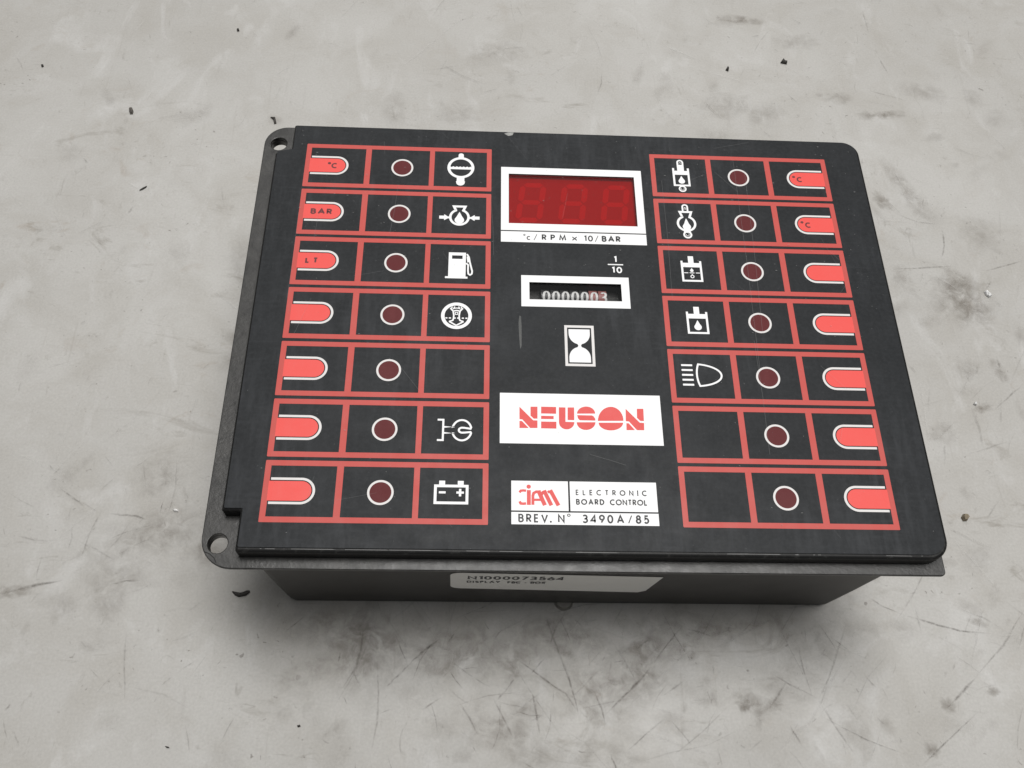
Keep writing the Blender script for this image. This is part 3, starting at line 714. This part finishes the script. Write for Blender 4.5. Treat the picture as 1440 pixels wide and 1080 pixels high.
ik = Ink(Z1 + .01); yb = -59.6; ch = 2.25; wt = .42
text(ik, 'BREV', -16.5, -9.0, yb, ch, wt); ik.poly(circ(-8.35, yb + .25, .26, 14)); text(ik, 'N', -6.55, None, yb, ch, wt, gap=0); text(ik, 'o', -4.25, None, yb + .25, ch - .1, .2, 1.2, gap=0)
text(ik, '3490', -.45, 7.4, yb, ch, wt, 1.1); text(ik, 'A', 8.25, None, yb, ch, wt, gap=0); text(ik, '/', 11.1, None, yb, ch, .26, gap=0); text(ik, '85', 13.05, 16.45, yb, ch, wt)
ik.build('lettering', M_ink, ps)

# ---- fine dust and hairline scratches on the film
M_dust = mat('dust_specks', (0.42, 0.42, 0.41), .8, .1); M_dust.node_tree.nodes['Principled BSDF'].inputs['Alpha'].default_value = .34
random.seed(5); ik = Ink(Z1 + .15)
for k in range(420):
    x = random.uniform(-83, 90); y = random.choice((random.uniform(-65, 66), random.uniform(10, 66))); a = random.uniform(.05, .17); b = a * random.choice((1, 1, 2.5)); t = random.uniform(0, 3.1)
    ik.poly([(x + a * math.cos(t + q) * (b / a if q in (0, math.pi) else 1), y + a * math.sin(t + q)) for q in (0, math.pi / 2, math.pi, math.pi * 1.5)]); ik.z -= .0036
ik.build('dust', M_dust, overlay)['kind'] = 'stuff'
M_hair = mat('hairline', (0.40, 0.40, 0.40), .6, .2); M_hair.node_tree.nodes['Principled BSDF'].inputs['Alpha'].default_value = .13
ik = Ink(Z1 + .35)
for (u0, v0), (u1, v1) in [((1030, 225), (1068, 520)), ((1046, 240), (1072, 470)), ((1060, 480), (1082, 640)), ((690, 280), (694, 360)), ((930, 255), (945, 420)), ((560, 260), (548, 330)), ((640, 330), (600, 345)), ((830, 640), (880, 655)), ((420, 300), (404, 420))]:
    ik.stroke([pix(u0, v0), pix((u0 + u1) / 2 + 1.2, (v0 + v1) / 2), pix(u1, v1)], .16)
for k in range(30):
    x = random.uniform(-82, 88); y = random.uniform(-64, 64); t = random.gauss(1.5, .7); L = random.uniform(2, 14)
    ik.stroke([(x, y), (x + L * math.cos(t), min(y + L * math.sin(t), 66))], random.uniform(.06, .14))
ik.build('hairline_scratches', M_hair, overlay)['kind'] = 'stuff'

# ---- paper sticker on the front wall
def wall(off):
    return lambda p: (p[0], -67.69 - 0.0315 * (p[1] - H) - off - p[2], p[1])
stk = outline([(-33.7, H - 38.6), (20.2, H - 41.6), (22.2, H - 39.6), (24.1, H - 23.4), (-33.5, H - 20.6)], [3.0, .3, .3, .3, 3.0], 8)
SW = lambda z: -67.5 + 0.8 * (54.5 - z) / 14.5 * .9 if z > 40 else (-66.78 + .48 * (40 - z) / 20 if z > 20 else -66.3)
def onwall(p): return (p[0], SW(p[1]) - .12 - p[2], p[1])
stw = plate_mesh('sticker', [stk], -.05, .05)
for v in stw.vertices:
    x, y, z = v.co / MM; q = onwall((x, y, z)); v.co = Vector(q) * MM
sticker = link('sticker', stw, M_label, box); sticker['label'] = 'white paper label on the front wall printed with a part number'
ik = Ink(.07, onwall); text(ik, 'N1000073564', -28.9, -2.5, H - 27.9, 3.8, .66, .86); text(ik, 'DISPLAY', -29.1, -19.9, H - 31.6, 2.2, .36, .75); text(ik, 'F8C - BOX', -17.9, -7.3, H - 31.9, 2.2, .36, .72)
ik.build('lettering', M_ink, sticker)
# screw head peeping out under the front edge
ik = None
bm = bmesh.new(); bmesh.ops.create_cone(bm, cap_ends=True, segments=24, radius1=.0030, radius2=.0024, depth=.0012)
me = bpy.data.meshes.new('base_screw'); bm.to_mesh(me); bm.free(); me.transform(Matrix.Translation((.0006, -.0648, .0007)))
link('base_screw', me, M_metal, box)

# ================================================================== small litter on the floor
def crumb(name, pts, th, col, label, cat, rough=.7, z=0.0):
    """irregular flake: an outline in photo pixels laid on the floor, domed and given real thickness"""
    P2 = [Vector(pix(u, v, 0)) for u, v in pts]; c = sum(P2, Vector((0, 0))) / len(P2)
    bm = bmesh.new(); low = []; mid = []
    for p in P2:
        d = p - c; low.append(bm.verts.new((d.x * MM, d.y * MM, 0)))
        d = d * .9; q = d * random.uniform(.72, .9); mid.append(bm.verts.new((q.x * MM, q.y * MM, th * random.uniform(.6, 1.1) * MM)))
    top = bm.verts.new((0, 0, th * 1.1 * MM)); N = len(P2)
    for i in range(N):
        j = (i + 1) % N; bm.faces.new((low[i], low[j], mid[j], mid[i])); bm.faces.new((mid[i], mid[j], top))
    bm.faces.new(list(reversed(low))); bmesh.ops.recalc_face_normals(bm, faces=bm.faces)
    me = bpy.data.meshes.new(name); bm.to_mesh(me); bm.free()
    ma = mat(name + '_surface', col, rough, .3); q = NT(ma)
    q.link(q.ramp(q.noise(1500, 3), .3, .7, tuple(x * .6 for x in col), tuple(min(1, x * 1.3) for x in col)), q.b.inputs['Base Color'])
    o = link(name, me, ma); o.location = (c.x * MM, c.y * MM, 0.0002 + z * MM); o['label'] = label; o['category'] = cat
    return o
DK = (.05, .046, .042)
crumb('dark_flake', [(326, 832), (333, 835), (342, 833), (351, 830), (352, 833), (346, 838), (336, 840), (330, 837)], .8, (.05, .045, .042), 'dark crescent flake on the floor below the front mounting hole', 'debris')
crumb('dark_curl', [(380, 165), (387, 165), (388, 169), (389, 174), (386, 175), (385, 170), (384, 168)], .8, DK, 'thin dark hooked shaving beside the rear mounting hole', 'debris')
crumb('grey_chip', [(182, 153), (186, 152), (188, 157), (187, 161), (183, 161), (182, 157)], .9, (.11, .10, .09), 'small grey oblong chip on bare floor', 'debris')
crumb('black_crumb', [(1097, 89), (1101, 83), (1103, 86), (1107, 88), (1106, 91), (1101, 90)], 1.0, DK, 'larger of two black crumbs behind the box', 'debris')
crumb('black_crumb', [(1020, 99), (1023, 94), (1025, 97), (1024, 101)], .9, DK, 'smaller of two black crumbs behind the box', 'debris')
crumb('dark_splinter', [(196, 269), (201, 265), (207, 262), (206, 264), (201, 267)], .5, (.06, .055, .05), 'thin dark splinter on the floor left of the box', 'debris')
crumb('white_chip', [(1383, 411), (1386, 409), (1391, 413), (1394, 417), (1390, 419), (1386, 416)], .9, (.8, .8, .79), 'larger white chip beside a grey smudge', 'debris', .4)
crumb('white_chip', [(1368, 569), (1371, 565), (1373, 568), (1372, 571)], .8, (.8, .8, .79), 'small white triangular chip beside a dark mark', 'debris', .4)
crumb('white_chip', [(243, 717), (247, 716), (252, 717), (251, 720), (245, 720)], .6, (.75, .74, .73), 'white sliver on the floor near the notched side of the box', 'debris', .4)
crumb('tan_pebble', [(1351, 728), (1354, 723), (1359, 723), (1362, 728), (1359, 733), (1354, 733)], 1.6, (.25, .21, .15), 'tan round pebble beside the front corner of the box', 'pebble')
crumb('black_speck', [(418, 1020), (422, 1019), (423, 1022), (419, 1023)], .6, DK, 'tiny black speck on the floor in front of the box', 'debris')
crumb('dark_sliver', [(232, 1049), (237, 1050), (239, 1052), (235, 1052)], .5, DK, 'tiny dark sliver at the edge of a scuffed floor patch', 'debris')
crumb('black_speck', [(333, 42), (336, 41), (337, 44), (334, 45)], .6, DK, 'tiny black speck on clean floor behind the box', 'debris')
crumb('black_speck', [(58, 92), (61, 91), (62, 94), (59, 95)], .6, DK, 'tiny black speck beside faint scratches far from the box', 'debris')
